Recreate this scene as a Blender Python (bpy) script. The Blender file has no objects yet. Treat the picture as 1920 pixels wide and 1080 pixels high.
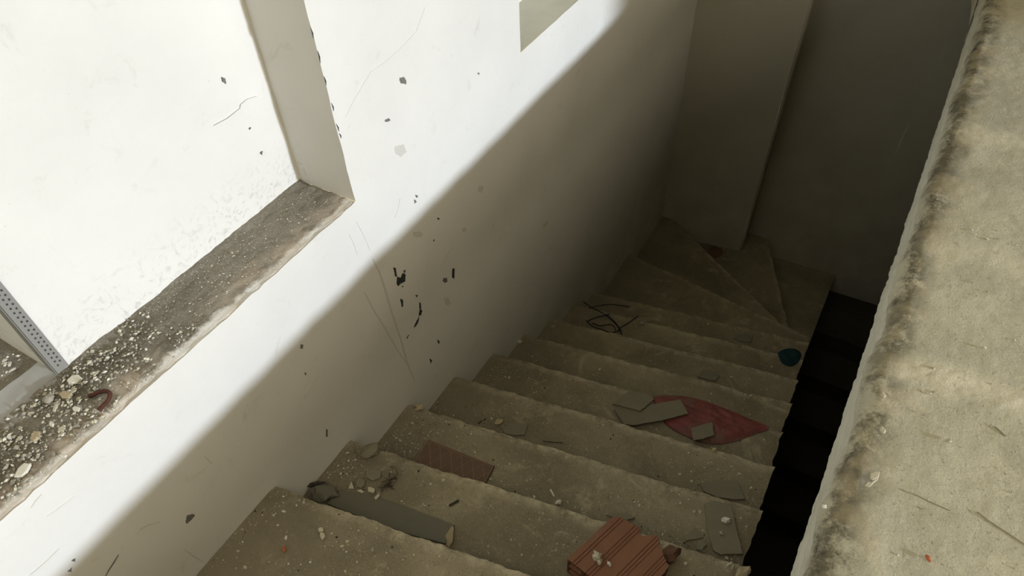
import bpy, bmesh, math, random
from mathutils import Vector, Matrix, noise
random.seed(7)
C = bpy.context.scene.collection
sc = bpy.context.scene

# ------------------------------------------------------------------ camera
F_PX = 1302.42
YAW, PITCH, ROLL = -0.558, 0.81391, 0.04707
CAM = Vector((1.0933, -0.1667, 1.6085))
fwd = Vector((math.sin(YAW)*math.cos(PITCH), math.cos(YAW)*math.cos(PITCH), -math.sin(PITCH)))
rt = Vector((math.cos(YAW), -math.sin(YAW), 0)); dn = fwd.cross(rt)
RT = math.cos(ROLL)*rt + math.sin(ROLL)*dn
DN = -math.sin(ROLL)*rt + math.cos(ROLL)*dn
cd = bpy.data.cameras.new('camera'); cam = bpy.data.objects.new('camera', cd); C.objects.link(cam)
cam.matrix_world = Matrix(((RT.x, -DN.x, -fwd.x, CAM.x), (RT.y, -DN.y, -fwd.y, CAM.y), (RT.z, -DN.z, -fwd.z, CAM.z), (0, 0, 0, 1)))
cd.sensor_width = 36; cd.lens = F_PX*36/1920; cd.clip_start = 0.02
sc.camera = cam

# ------------------------------------------------------------------ light
w = bpy.data.worlds.new('sky'); sc.world = w; w.use_nodes = True
wn = w.node_tree.nodes; wl = w.node_tree.links
bg = wn['Background']; bg.inputs['Color'].default_value = (1.0, 0.885, 0.67, 1); bg.inputs['Strength'].default_value = 2.3
sd = bpy.data.lights.new('sun', 'SUN'); sd.energy = 2.95; sd.angle = math.radians(2.6); sd.color = (0.86, 0.95, 1.10)
sun = bpy.data.objects.new('sun', sd); C.objects.link(sun)
al = bpy.data.lights.new('slab_fill', 'AREA'); al.shape = 'RECTANGLE'; al.size = 2.4; al.size_y = 3.4; al.energy = 60; al.color = (1.0, .90, .72)
alo = bpy.data.objects.new('slab_fill', al); C.objects.link(alo); alo.location = (4.5, .9, 3.03)
   # added fill lamp over the floor, brightens slab and upper wall
vl = bpy.data.lights.new('stair_fill', 'AREA'); vl.shape = 'RECTANGLE'; vl.size = 1.6; vl.size_y = 1.6; vl.energy = 52; vl.color = (1.0, .92, .74)
vlo = bpy.data.objects.new('stair_fill', vl); C.objects.link(vlo); vlo.location = (1.0, -1.2, 4.55)       # added fill lamp above the near steps
ELEV = math.radians(10.0); AZ = math.radians(3)
sdir = Vector((-math.cos(ELEV)*math.cos(AZ), -math.cos(ELEV)*math.sin(AZ), -math.sin(ELEV)))
sun.rotation_euler = sdir.to_track_quat('-Z', 'Y').to_euler()
sc.view_settings.view_transform = 'Standard'; sc.view_settings.look = 'None'
sc.view_settings.gamma = 1; sc.view_settings.use_curve_mapping = False
sc.view_settings.exposure = 0.0

# ------------------------------------------------------------------ helpers
def ray(u, v): return (RT*((u-960)/F_PX) + DN*((v-540)/F_PX) + fwd)
def onZ(u, v, z): d = ray(u, v); return CAM + d*((z-CAM.z)/d.z)
def onX(u, v, x): d = ray(u, v); return CAM + d*((x-CAM.x)/d.x)
def onY(u, v, y): d = ray(u, v); return CAM + d*((y-CAM.y)/d.y)
def N(x, y, z=0, s=1.0): return noise.noise(Vector((x*s, y*s, z*s)))
def fbm(x, y, z=0, s=1.0, o=3):
    a = 0; g = 1
    for i in range(o): a += g*noise.noise(Vector((x*s+i*13.1, y*s-i*7.7, z*s+i*3.3))); s *= 2.1; g *= .5
    return a
def smooth(me, on=True):
    for p in me.polygons: p.use_smooth = on
def obj(name, verts, faces, mat, parent=None, sm=False, loc=None):
    me = bpy.data.meshes.new(name); me.from_pydata([tuple(v) for v in verts], [], faces); me.update()
    if sm: smooth(me)
    me.materials.append(mat)
    o = bpy.data.objects.new(name, me); C.objects.link(o)
    if parent: o.parent = parent
    if loc is not None: o.location = loc
    return o
def tag(o, label=None, cat=None, group=None, kind=None):
    if label: o['label'] = label
    if cat: o['category'] = cat
    if group: o['group'] = group
    if kind: o['kind'] = kind
    return o
def empty(name, loc=(0, 0, 0)):
    o = bpy.data.objects.new(name, None); o.empty_display_size = .05; o.location = loc; C.objects.link(o); return o
def grid(nu, nv, fn):
    vs = [fn(i/nu, j/nv) for j in range(nv+1) for i in range(nu+1)]
    fs = [(j*(nu+1)+i, j*(nu+1)+i+1, (j+1)*(nu+1)+i+1, (j+1)*(nu+1)+i) for j in range(nv) for i in range(nu)]
    return vs, fs
def merge(*parts):
    V = []; Fc = []
    for v, f in parts:
        b = len(V); V += list(v); Fc += [tuple(i+b for i in q) for q in f]
    return V, Fc
def boxm(x0, x1, y0, y1, z0, z1):
    v = [(x, y, z) for x in (x0, x1) for y in (y0, y1) for z in (z0, z1)]
    return v, [(0, 1, 3, 2), (4, 6, 7, 5), (0, 4, 5, 1), (2, 3, 7, 6), (0, 2, 6, 4), (1, 5, 7, 3)]
def center(o):
    "put the origin of a loose thing at its own base"
    me = o.data; n = len(me.vertices)
    c = sum((v.co for v in me.vertices), Vector())/n; c.z = min(v.co.z for v in me.vertices)
    for v in me.vertices: v.co -= c
    o.location = o.location + c
    return o

# ------------------------------------------------------------------ materials
def newmat(name, rough=.9, spec=.2):
    m = bpy.data.materials.new(name); m.use_nodes = True
    b = m.node_tree.nodes['Principled BSDF']; b.inputs['Roughness'].default_value = rough
    b.inputs['Specular IOR Level'].default_value = spec
    return m, m.node_tree, b
class NT:
    def __init__(s, nt): s.t = nt; s.co = nt.nodes.new('ShaderNodeTexCoord').outputs['Object']
    def noise(s, scale, detail=4, rough=.6, vec=None, dist=0):
        n = s.t.nodes.new('ShaderNodeTexNoise'); n.inputs['Scale'].default_value = scale; n.inputs['Detail'].default_value = detail
        n.inputs['Roughness'].default_value = rough; n.inputs['Distortion'].default_value = dist
        s.t.links.new(vec or s.co, n.inputs['Vector']); return n.outputs['Fac']
    def voro(s, scale, vec=None):
        n = s.t.nodes.new('ShaderNodeTexVoronoi'); n.inputs['Scale'].default_value = scale
        s.t.links.new(vec or s.co, n.inputs['Vector']); return n
    def ramp(s, fac, a, b, lo=0., hi=1.):
        n = s.t.nodes.new('ShaderNodeMapRange'); n.inputs['From Min'].default_value = a; n.inputs['From Max'].default_value = b
        n.inputs['To Min'].default_value = lo; n.inputs['To Max'].default_value = hi
        s.t.links.new(fac, n.inputs['Value']); return n.outputs['Result']
    def mix(s, fac, a, b, mode='MIX'):
        n = s.t.nodes.new('ShaderNodeMix'); n.data_type = 'RGBA'; n.blend_type = mode
        for sock, v in ((n.inputs[0], fac), (n.inputs[6], a), (n.inputs[7], b)):
            if isinstance(v, (int, float)): sock.default_value = v
            elif isinstance(v, tuple): sock.default_value = (*v, 1)
            else: s.t.links.new(v, sock)
        return n.outputs[2]
    def math(s, op, a, b=0.):
        n = s.t.nodes.new('ShaderNodeMath'); n.operation = op
        for sock, v in ((n.inputs[0], a), (n.inputs[1], b)):
            if isinstance(v, (int, float)): sock.default_value = v
            else: s.t.links.new(v, sock)
        return n.outputs[0]
    def sep(s):
        n = s.t.nodes.new('ShaderNodeSeparateXYZ'); s.t.links.new(s.co, n.inputs[0]); return n.outputs
    def bump(s, h, dist, strength=1., prev=None):
        n = s.t.nodes.new('ShaderNodeBump'); n.inputs['Distance'].default_value = dist; n.inputs['Strength'].default_value = strength
        s.t.links.new(h, n.inputs['Height'])
        if prev: s.t.links.new(prev, n.inputs['Normal'])
        return n.outputs['Normal']
    def out(s, b, col=None, nrm=None):
        if col is not None: s.t.links.new(col, b.inputs['Base Color'])
        if nrm is not None: s.t.links.new(nrm, b.inputs['Normal'])

def plaster_mat(name, base, dirt_shade):
    m, nt, b = newmat(name, .88, .25); t = NT(nt)
    c = t.mix(t.ramp(t.noise(2.2, 5), .38, .68), base, tuple(x*.93 for x in base))
    c = t.mix(t.ramp(t.noise(9, 6, .7, dist=1.2), .60, .78, 0, .35), c, dirt_shade)
    c = t.mix(t.ramp(t.noise(70, 2), .76, .80, 0, .45), c, dirt_shade)
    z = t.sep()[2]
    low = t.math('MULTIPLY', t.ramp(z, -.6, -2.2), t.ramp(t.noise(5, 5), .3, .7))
    c = t.mix(t.math('MULTIPLY', low, .65), c, dirt_shade)
    # grey trowel smears near the foot of the recess back
    foot = t.math('MULTIPLY', t.ramp(z, .62, .50), t.ramp(z, .45, .47)); foot = t.math('MULTIPLY', foot, t.ramp(t.sep()[0], -.12, -.17))
    c = t.mix(t.math('MULTIPLY', foot, t.ramp(t.noise(26, 5, .7, dist=2.5), .52, .64, 0, .55)), c, (.42, .41, .38))
    n = t.bump(t.noise(5, 4), .01, .35)
    n = t.bump(t.noise(60, 4), .0016, .5, n)
    t.out(b, c, n); return m
PL = (.71, .695, .64)
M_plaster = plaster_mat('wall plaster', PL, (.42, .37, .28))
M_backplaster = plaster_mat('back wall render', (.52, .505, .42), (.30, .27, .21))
M_chipblack = newmat('black speck paint', .6)[0]; M_chipblack.node_tree.nodes['Principled BSDF'].inputs['Base Color'].default_value = (.035, .04, .04, 1)
def flat(name, col, rough=.85, var=.25, sc_=30, bump=.001):
    m, nt, b = newmat(name, rough); t = NT(nt)
    c = t.mix(t.noise(sc_, 5, .7), tuple(x*(1-var) for x in col), tuple(min(1, x*(1+var)) for x in col))
    t.out(b, c, t.bump(t.noise(sc_*3, 4), bump, .7)); return m
M_scuff = flat('wall scuff', (.57, .545, .48), var=.12)
M_scuffgrey = flat('chipped grey mark', (.16, .155, .14), var=.3)
M_smear = flat('thin plaster smear', (.655, .645, .60), var=.05)
M_lightscuff = flat('filled plaster patch', (.65, .64, .59), var=.04)

def concrete(name, base, dark, light, grain=(.5, .46, .36), extra=None):
    m, nt, b = newmat(name, .95, .15); t = NT(nt)
    c = t.mix(t.ramp(t.noise(3.2, 6, .65, dist=.4), .36, .64), dark, base)
    c = t.mix(t.ramp(t.noise(11, 6, .75, dist=.8), .56, .74, 0, .75), c, light)
    c = t.mix(t.ramp(t.noise(26, 5, .7), .60, .78, 0, .5), c, tuple(x*.6 for x in dark))
    c = t.mix(t.ramp(t.noise(230, 2, .6), .60, .72, 0, .55), c, grain)
    c = t.mix(t.ramp(t.noise(190, 2, .6), .38, .28, 0, .6), c, tuple(x*.4 for x in dark))
    if extra: c = extra(t, c)
    n = t.bump(t.noise(24, 6, .7), .006, .6)
    n = t.bump(t.noise(150, 5, .75), .0022, .9, n)
    t.out(b, c, n); return m
def tread_dirt_shade(t, c):
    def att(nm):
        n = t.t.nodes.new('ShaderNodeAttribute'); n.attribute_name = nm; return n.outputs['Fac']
    d = t.math('MULTIPLY', att('dirt_shade'), t.ramp(t.noise(8, 5, .7), .30, .62, .25, 1.))
    c = t.mix(t.math('MULTIPLY', d, .9), c, (.13, .115, .08))  # dirt, with the shade behind the step above painted in
    wr = t.math('MULTIPLY', att('wear_light'), t.ramp(t.noise(22, 5, .75), .38, .60))
    c = t.mix(t.math('MULTIPLY', wr, .85), c, (.56, .50, .35))  # worn edge, with the brighter light along the nosing painted in
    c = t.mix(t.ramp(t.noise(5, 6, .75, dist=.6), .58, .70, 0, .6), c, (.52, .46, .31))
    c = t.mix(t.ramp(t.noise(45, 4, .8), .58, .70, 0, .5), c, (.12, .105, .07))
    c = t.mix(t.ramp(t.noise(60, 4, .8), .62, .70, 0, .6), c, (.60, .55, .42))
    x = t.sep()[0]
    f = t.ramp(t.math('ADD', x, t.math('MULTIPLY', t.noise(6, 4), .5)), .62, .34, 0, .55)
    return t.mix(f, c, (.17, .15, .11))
M_step = concrete('stair concrete', (.315, .275, .180), (.20, .172, .112), (.46, .41, .275), extra=tread_dirt_shade)
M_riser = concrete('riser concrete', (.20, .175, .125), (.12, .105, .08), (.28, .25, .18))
def slab_stain(t, c):
    s = t.sep(); e = t.math('SUBTRACT', s[0], t.math('ADD', t.math('MULTIPLY', s[1], .019), 1.252))   # distance from the edge
    e = t.math('ADD', e, t.math('MULTIPLY', t.math('SUBTRACT', t.noise(7, 5, .7), .5), .10))
    k = t.math('MULTIPLY', t.ramp(e, -.01, .012), t.ramp(e, .075, .035))
    k = t.math('MULTIPLY', k, t.ramp(t.noise(7, 6, .85), .40, .53))
    k = t.math('MULTIPLY', k, t.ramp(s[2], .40, .44))
    c = t.mix(t.math('MULTIPLY', k, .9), c, (.13, .12, .08))
    k2 = t.math('MULTIPLY', t.ramp(e, -.004, .006), t.ramp(e, .026, .014))
    k2 = t.math('MULTIPLY', k2, t.ramp(t.noise(11, 6, .85), .49, .60))
    c = t.mix(t.math('MULTIPLY', k2, .9), c, (.05, .048, .036))
    yy = t.math('ADD', t.math('SUBTRACT', s[1], t.math('MULTIPLY', s[0], .10)), t.math('MULTIPLY', t.math('SUBTRACT', t.noise(6, 5, .7), .5), .16))
    for y0, am in ((.80, .55), (1.20, .3), (1.74, .45)):
        bnd = t.ramp(t.math('ABSOLUTE', t.math('SUBTRACT', yy, y0)), .055, .01, 0, am)
        c = t.mix(t.math('MULTIPLY', bnd, t.ramp(e, .0, .05)), c, (.80, .74, .54))
    warm = t.math('MULTIPLY', t.ramp(e, -.01, .015), t.ramp(e, .11, .05)); warm = t.math('MULTIPLY', warm, t.ramp(t.noise(12, 4, .6), .45, .6))
    c = t.mix(t.math('MULTIPLY', warm, .35), c, (.68, .58, .38))
    fz = t.math('MULTIPLY', t.ramp(s[2], .43, .40), t.ramp(t.noise(4, 4), .3, .6, .35, 1))     # paler grey on the slab's face
    return t.mix(fz, c, (.62, .61, .50))
M_lower_shade = concrete('shaded lower flight concrete', (.06, .055, .042), (.045, .04, .03), (.08, .07, .05), (.09, .08, .06))  # near-black colour stands in for the shade in the void
M_slab = concrete('floor slab concrete', (.56, .53, .39), (.45, .43, .325), (.66, .62, .45), (.72, .68, .53), slab_stain)
M_under = flat('smooth grey render', (.60, .585, .47), var=.15, sc_=9)
def sill_extra(t, c):
    s = t.sep(); nz = t.math('MULTIPLY', t.math('SUBTRACT', t.noise(14, 6, .75), .5), .07)
    f = t.ramp(t.math('ADD', s[0], nz), -.030, -.018)
    c = t.mix(f, c, PL)
    f2 = t.math('MULTIPLY', t.ramp(t.math('ADD', s[0], nz), -.09, -.04, 0, .6), t.ramp(t.noise(8, 4), .4, .6))
    return t.mix(f2, c, (.56, .47, .36))
M_sill = concrete('sill rubble concrete', (.27, .245, .195), (.13, .118, .09), (.40, .37, .30), (.60, .57, .50), sill_extra)
M_sillgrey = flat('grey mortar', (.40, .40, .38), var=.12, sc_=18)
M_clay = None
def mk_clay():
    m, nt, b = newmat('fired clay', .9); t = NT(nt)
    c = t.mix(t.noise(9, 5), (.27, .135, .08), (.19, .095, .058))
    c = t.mix(t.ramp(t.noise(14, 6, .7), .55, .75, 0, .55), c, (.24, .19, .125))
    t.out(b, c, t.bump(t.noise(120, 4), .001, .7)); return m
M_clay = mk_clay()
M_claydark = flat('dirty clay', (.15, .085, .055))
M_slate = flat('dusty slate tile', (.20, .185, .128), var=.2, sc_=12, bump=.0008)
M_board = flat('dark grey board', (.135, .128, .095), var=.15, sc_=10, bump=.0005)
M_tile = flat('red brown tile', (.135, .09, .06), rough=.7, var=.2, sc_=16)
M_tileline = flat('tile relief line', (.26, .17, .12), var=.15)
def mk_red():
    m, nt, b = newmat('faded red plastic', .6, .4); t = NT(nt)
    c = t.mix(t.ramp(t.noise(9, 5, dist=1), .35, .65), (.22, .060, .05), (.13, .042, .035))
    c = t.mix(t.ramp(t.noise(5, 6, .7), .52, .66, 0, .8), c, (.16, .135, .09))
    t.out(b, c, t.bump(t.noise(14, 3), .006, .6)); return m
M_red = mk_red()
M_teal = flat('teal plastic', (.012, .038, .043), var=.3)
M_wire = flat('black wire', (.02, .02, .025), rough=.6)
M_rust = flat('rusted steel', (.085, .035, .025), var=.4, sc_=60)
M_zinc = newmat('galvanised bead', .5, .5)[0]
_b = M_zinc.node_tree.nodes['Principled BSDF']; _b.inputs['Base Color'].default_value = (.23, .225, .20, 1); _b.inputs['Metallic'].default_value = .0
M_hole = flat('shadowed hole', (.05, .05, .05))
M_white = flat('pale plaster chip', (.68, .66, .56), var=.15, sc_=60)
M_cream = flat('cream plaster chip', (.50, .46, .34), var=.15, sc_=60)
M_greychip = flat('grey mortar crumb', (.33, .31, .25), var=.25, sc_=60)
M_tan = flat('tan mortar lump', (.40, .33, .21), var=.2, sc_=50)
M_redchip = flat('brick crumb', (.45, .13, .06), var=.2, sc_=60)
M_yellow = flat('yellow foam crumb', (.50, .43, .19), var=.15)
M_dark = flat('dark debris', (.05, .045, .035), var=.3)
M_tuft = flat('black fibres', (.03, .02, .018))
M_ceiling = flat('ceiling plaster', (.45, .42, .35), var=.05, sc_=5)
M_floor = flat('far floor concrete', (.22, .20, .16), var=.1, sc_=5)
M_ground = flat('outside ground', (.30, .27, .20), var=.1, sc_=.5)

# ------------------------------------------------------------------ dimensions
RISE = .16481; T = .28; WID = 1.2216; TS = math.tan(.17686)
ZS = .4566; J1 = .832; J2 = 1.708; D = .19; BY = .09
ZF = .46; ZB = .245
def edge_x(y): return 1.252 + .019*y

# ------------------------------------------------------------------ left wall with two recesses
OPEN = [(-1.9, J1), (J2, 3.05)]; ZT = 2.5
ys = [-2.6]
def seg(a, b, st): n = max(1, round((b-a)/st)); return [a+(b-a)*i/n for i in range(1, n+1)]
for a, b, st in ((-2.6, -1.9, .1), (-1.9, -.3, .05), (-.3, J1, .02), (J1, J2, .02), (J2, 3.05, .025), (3.05, 3.80, .03)): ys += seg(a, b, st)
zs = [-4.2]
for a, b, st in ((-4.2, -2.2, .2), (-2.2, -.6, .04), (-.6, ZS, .02), (ZS, 1.4, .025), (1.4, ZT, .1), (ZT, 3.05, .2)): zs += seg(a, b, st)
def wob(y, z): return (.0025*fbm(y, z, 3, 12), .0025*fbm(y, z, 9, 12))
def inopen(y, z): return any(a-1e-6 < y < b+1e-6 for a, b in OPEN) and ZS-1e-6 < z < ZT+1e-6
V = []; idx = {}
for j, z in enumerate(zs):
    for i, y in enumerate(ys):
        dy, dz = wob(y, z); idx[i, j] = len(V)
        V.append((.003*fbm(y, z, 0, 1.6), y+dy, z+dz-(.006*abs(fbm(y, 1, 5, 20)) if abs(z-ZS) < 1e-6 and y < J1 else 0)))
Fc = []
for j in range(len(zs)-1):
    for i in range(len(ys)-1):
        ym, zm = (ys[i]+ys[i+1])/2, (zs[j]+zs[j+1])/2
        if any(a < ym < b for a, b in OPEN) and ZS < zm < ZT: continue
        Fc.append((idx[i, j], idx[i+1, j], idx[i+1, j+1], idx[i, j+1]))
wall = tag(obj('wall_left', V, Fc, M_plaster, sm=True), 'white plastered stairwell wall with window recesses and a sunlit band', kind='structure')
# jambs, recess backs
def jamb(y, nrm):
    def f(a, b):
        z = ZS+(ZT-ZS)*b; x = -D*a; dy, dz = wob(y, z)
        k = 1-a
        return (x+.003*fbm(y, z, 0, 1.6)*k, y+dy*k+.002*N(x, z, y, 15)*a, z+dz*k)
    return grid(8, 60, f)
parts = []
for a, b in OPEN: parts += [jamb(a, 1), jamb(b, -1)]
obj('reveal', *merge(*parts), M_plaster, wall, True)
def backp(y0, y1, z0=ZS-.02, z1=ZT):
    return grid(max(8, int((y1-y0)/.04)), 50, lambda a, b: (-D+.002*fbm(y0+(y1-y0)*a, b*2, 7, 3), y0+(y1-y0)*a, z0+(z1-z0)*b))
obj('recess_back', *merge(backp(BY, J1+.01), backp(J2-.01, 3.06), backp(-1.92, -1.0)), M_plaster, wall, True)
obj('recess_top', *merge(boxm(-D-.02, -.001, -1.9, J1, ZT, ZT+.05), boxm(-D-.02, -.001, J2, 3.05, ZT, ZT+.05)), M_plaster, wall)
# deep opening behind the recess, left of the metal bead
obj('deep_reveal', *merge(grid(6, 40, lambda a, b: (-D-.42*a, BY+.002*N(a, b*9), ZS-.05+(ZT-ZS+.05)*b)),
    boxm(-.65, -.61, -1.0, BY, ZS-.1, ZT), boxm(-.65, -D, -1.04, -1.0, ZS-.1, ZT), boxm(-.65, -D, -1, BY, ZT, ZT+.05)), M_plaster, wall, False)
# sill of recess 1: rough mortar and dirt
def sillf(a, b):
    y = -1.9+(J1+1.9)*(a**.75); x = -D+(D-.0015)*b
    edge = min(1, (1-b)*9); back = min(1, b*7)
    h = .0028*fbm(x, y, 0, 16, 4)*edge+.0020*fbm(x, y, 4, 75, 2)*edge
    if y < .3: h += .007*max(0, fbm(x, y, 8, 9, 2)+.1)*edge
    h += .006*(1-back)
    dy, dz = wob(y, ZS)
    return (x, y, ZS+h+(dz if b > .98 else 0)-(.006*abs(fbm(y, 1, 5, 20)) if b > .98 else 0)-(.002 if b > .9 else 0))
obj('window_sill', *grid(260, 40, sillf), M_sill, wall, True)
obj('window_sill', *grid(40, 10, lambda a, b: (-D+(D-.001)*b, J2+(3.05-J2)*a, ZS+.001*N(a*9, b*3))), M_under, wall, True)
# grey mortar band and outer sill in the deep opening
obj('mortar_band', *grid(50, 8, lambda a, b: (-D-.07*b-.004*fbm(a*9, b, 2, 1)*(1 if b > .9 else 0)+.012*(1-b)*N(a*14, 3), -1.0+(BY+1.0)*a, ZS+.004+.003*fbm(a*20, b*3, 0, 1))), M_sillgrey, wall, True)
obj('outer_sill', *grid(50, 24, lambda a, b: (-D-.069-.36*b, -1.0+(BY+1.0)*a, ZS-.004+.05*min(1, b*2.2)*(1-a*.9)+.004*fbm(a*30, b*12, 0, 1))), M_sill, wall, True)
# perforated metal corner bead
bead = empty('corner_bead', (-D+.002, BY, ZS)); bead.parent = wall
bl = boxm(0, .002, -.004, .020, .0, 1.5)
bo = obj('bead_strip', *merge(boxm(.0, .0025, -.003, .024, .012, 1.6), boxm(-.026, .0025, -.0045, -.002, .012, 1.6)), M_zinc, bead)
hv = []
for k in range(60):
    for yy in (.008, .016):
        z = .03+k*.0125+(.006 if yy > .01 else 0)
        c = [( .0032, yy+.0022*math.cos(t*math.pi/3), z+.0028*math.sin(t*math.pi/3)) for t in range(6)]
        hv.append((c, [tuple(range(6))]))
h_ = obj('bead_hole', *merge(*hv), M_hole, bead); h_['kind'] = 'stuff'
bead.name = 'corner_bead'

# ------------------------------------------------------------------ back wall
def vwall(pts, z0, z1, nz=60):
    parts = []
    for (x0, y0), (x1, y1) in zip(pts, pts[1:]):
        L = math.hypot(x1-x0, y1-y0); n = max(2, int(L/.05))
        parts.append(grid(n, nz, lambda a, b: (x0+(x1-x0)*a, y0+(y1-y0)*a+.003*fbm(x0+(x1-x0)*a, z0+(z1-z0)*b, y0, 3), z0+(z1-z0)*b)))
    return merge(*parts)
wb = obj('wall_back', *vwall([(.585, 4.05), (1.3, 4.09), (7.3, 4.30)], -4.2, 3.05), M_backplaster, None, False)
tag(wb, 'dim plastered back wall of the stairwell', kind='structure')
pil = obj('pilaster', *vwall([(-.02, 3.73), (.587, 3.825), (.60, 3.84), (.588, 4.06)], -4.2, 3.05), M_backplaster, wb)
# crack and hanging cobweb on the back wall
def strip(name, pts, widths, mat, parent, plane, off):
    "a thin tapering mark lying on a wall"
    P = [plane(u, v) for u, v in pts]; vs = []; n = len(P)
    nn = off.normalized()
    for i, p in enumerate(P):
        d = (P[min(i+1, n-1)]-P[max(i-1, 0)]).normalized(); s = d.cross(nn).normalized()*widths[min(i, len(widths)-1)]
        vs += [p+s+off, p-s+off, p+s-nn*.001, p-s-nn*.001]
    fs = []
    for i in range(n-1):
        a = i*4; b = a+4
        fs += [(a, b, b+1, a+1), (a+2, a+3, b+3, b+2), (a, a+2, b+2, b), (a+1, b+1, b+3, a+3)]
    return obj(name, vs, fs, mat, parent)
bp = lambda u, v: onY(u, v, 4.075)
strip('crack', [(1428, 333), (1436, 328), (1452, 331), (1477, 332)], [.012, .008, .005, .002], M_dark, wb, bp, Vector((0, -.012, 0)))
strip('drip_mark', [(1613, 2), (1606, 26), (1602, 36), (1600, 41)], [.002, .003, .007, .003], M_dark, wb, bp, Vector((0, -.012, 0)))

# ------------------------------------------------------------------ floor slab on the right, with its worn edge
YA, YB = -.9, 4.2
prof = []            # (dx from the edge, z, weight of bumps)
for i in range(26): prof.append((.004*math.sin(i), ZB+(ZF-.03-ZB)*i/25, .5))
for i in range(1, 9): a = i/8*math.pi/2; prof.append((.028*(1-math.cos(a)), ZF-.03+.03*math.sin(a), 1.))
x = .028
while x < .62: x += .0065+.00*x; prof.append((x, ZF, 1.))
for x in (.8, 1.2, 2., 3.4, 6.): prof.append((x, ZF, .2))
NY = 760
def slabf(a, b):
    y = YA+(YB-YA)*a; k = int(round(b*(len(prof)-1))); dx, z, wt = prof[k]; e = edge_x(y)
    n = fbm(dx, y, z, 9, 3)
    if z >= ZF-.031: 
        hz = (.0022*n+.0009*fbm(dx, y, z, 60, 2))*wt
        ed = max(0, 1-dx/.09); 
        wx = ed*(.010*fbm(y, 0, 1, 6, 3)+.004*fbm(y, z, 2, 40, 2))
        hz += ed*(.0035*fbm(y, dx, 5, 14, 3)) - ed*.003
        for y0, am in ((.93, .0045), (1.33, .002), (1.87, .003), (.60, .0015)):
            gband = math.exp(-((y-y0-.10*(dx-.1)-.05*N(dx, y, 4, 7))/.030)**2)
            hz += am*gband*(.5+.9*abs(fbm(dx, y, 8, 60, 3)))
        hz += .004*math.exp(-((dx-.07)/.03)**2)*max(0, fbm(y, dx, 6, 8, 2))
    else:
        hz = 0; t = (z-ZB)/(ZF-.03-ZB)
        wx = t*(.010*fbm(y, 0, 1, 6, 3)+.004*fbm(y, z, 2, 40, 2)) + .003*fbm(y, z, 3, 12, 2) + (1-t)*.003*fbm(y, 3, 3, 45, 2)
    return (e+dx+wx, y, z+hz)
fl = obj('floor', *merge(grid(NY, len(prof)-1, slabf), boxm(1.33, 7.3, -6, 4.2, ZB, ZB+.1)), M_slab, None, True)
tag(fl, 'rough pale concrete floor slab with worn stained edge beside the stairwell', kind='structure')
# underside closed right at the edge
obj('slab_underside', *grid(60, 2, lambda a, b: (edge_x(YA+(YB-YA)*a)+.004+.1*b, YA+(YB-YA)*a, ZB+.001)), M_under, fl, True)
# haunch of smooth render below the far end of the slab edge
def hau(a, b):
    y = 2.86+1.34*a; dz = .36*a**1.25; 
    return (edge_x(y)-.004-.004*(1-b), y, ZB+.02-(dz)*b-.0)
obj('haunch', *merge(grid(40, 10, hau)), M_under, fl, True)

fp = lambda u, v: onZ(u, v, ZF+.0005)
M_damp = flat('damp concrete spot', (.42, .40, .29), var=.15, sc_=60)
M_crack = flat('crack shadow line', (.36, .335, .24), var=.3)
for pts_, wd in (([(1687, 917), (1702, 924), (1716, 928), (1740, 940), (1760, 949), (1781, 958)], [.0004, .0016, .0007, .0012, .0009, .0004]), ([(1832, 960), (1848, 973), (1870, 988), (1898, 1006), (1925, 1024)], [.0004, .0012, .0009, .0012, .0008]),
                 ([(1865, 800), (1885, 818)], [.0005, .0008]), ([(1722, 952), (1730, 955), (1738, 956)], [.0008, .0022, .0010])):
    strip('surface_crack', pts_, [q*.6 for q in wd], M_crack, fl, fp, Vector((0, 0, .0022)))
# ------------------------------------------------------------------ staircase
stair = empty('staircase', (0, 0, 0)); tag(stair, 'rough cast concrete staircase turning at the bottom, covered in rubble', kind='structure')
PIV = (1.235, 2.96)
nose = {k: ((0., k*T), (WID+.004*math.sin(k*2.3), k*T+WID*TS)) for k in range(-4, 10)}
for k in range(-4, 1): nose[k] = ((0., k*T-.34), (WID, k*T+WID*TS-.34))
nose[10] = ((0., 3.095), (1.225, 2.935))
nose[11] = ((0., 3.80), (1.235, 3.00))
nose[12] = ((.705, 4.12), (1.20, 3.03))
nose[13] = ((1.262, 4.12), (1.252, 2.97))
def lerp(a, b, t): return (a[0]+(b[0]-a[0])*t, a[1]+(b[1]-a[1])*t)
def nose_pt(k, s):
    a, b = nose[k]; p = lerp(a, b, s); L = math.hypot(b[0]-a[0], b[1]-a[1]); dx, dy = (b[0]-a[0])/L, (b[1]-a[1])/L
    wv = .0055*fbm(s*L, k*3.1, 0, 7, 3)+.003*fbm(s*L, k*3.1, 3, 38, 2)
    wv -= .016*max(0, fbm(s*L, k*5.7, 7, 11, 2)-.45)                      # broken bites
    return p[0]-dy*wv, p[1]+dx*wv
def tread_h(k, x, y): return .0016*fbm(x, y, k*2.7, 7, 3)+.0011*fbm(x, y, k, 50, 2)
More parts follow.
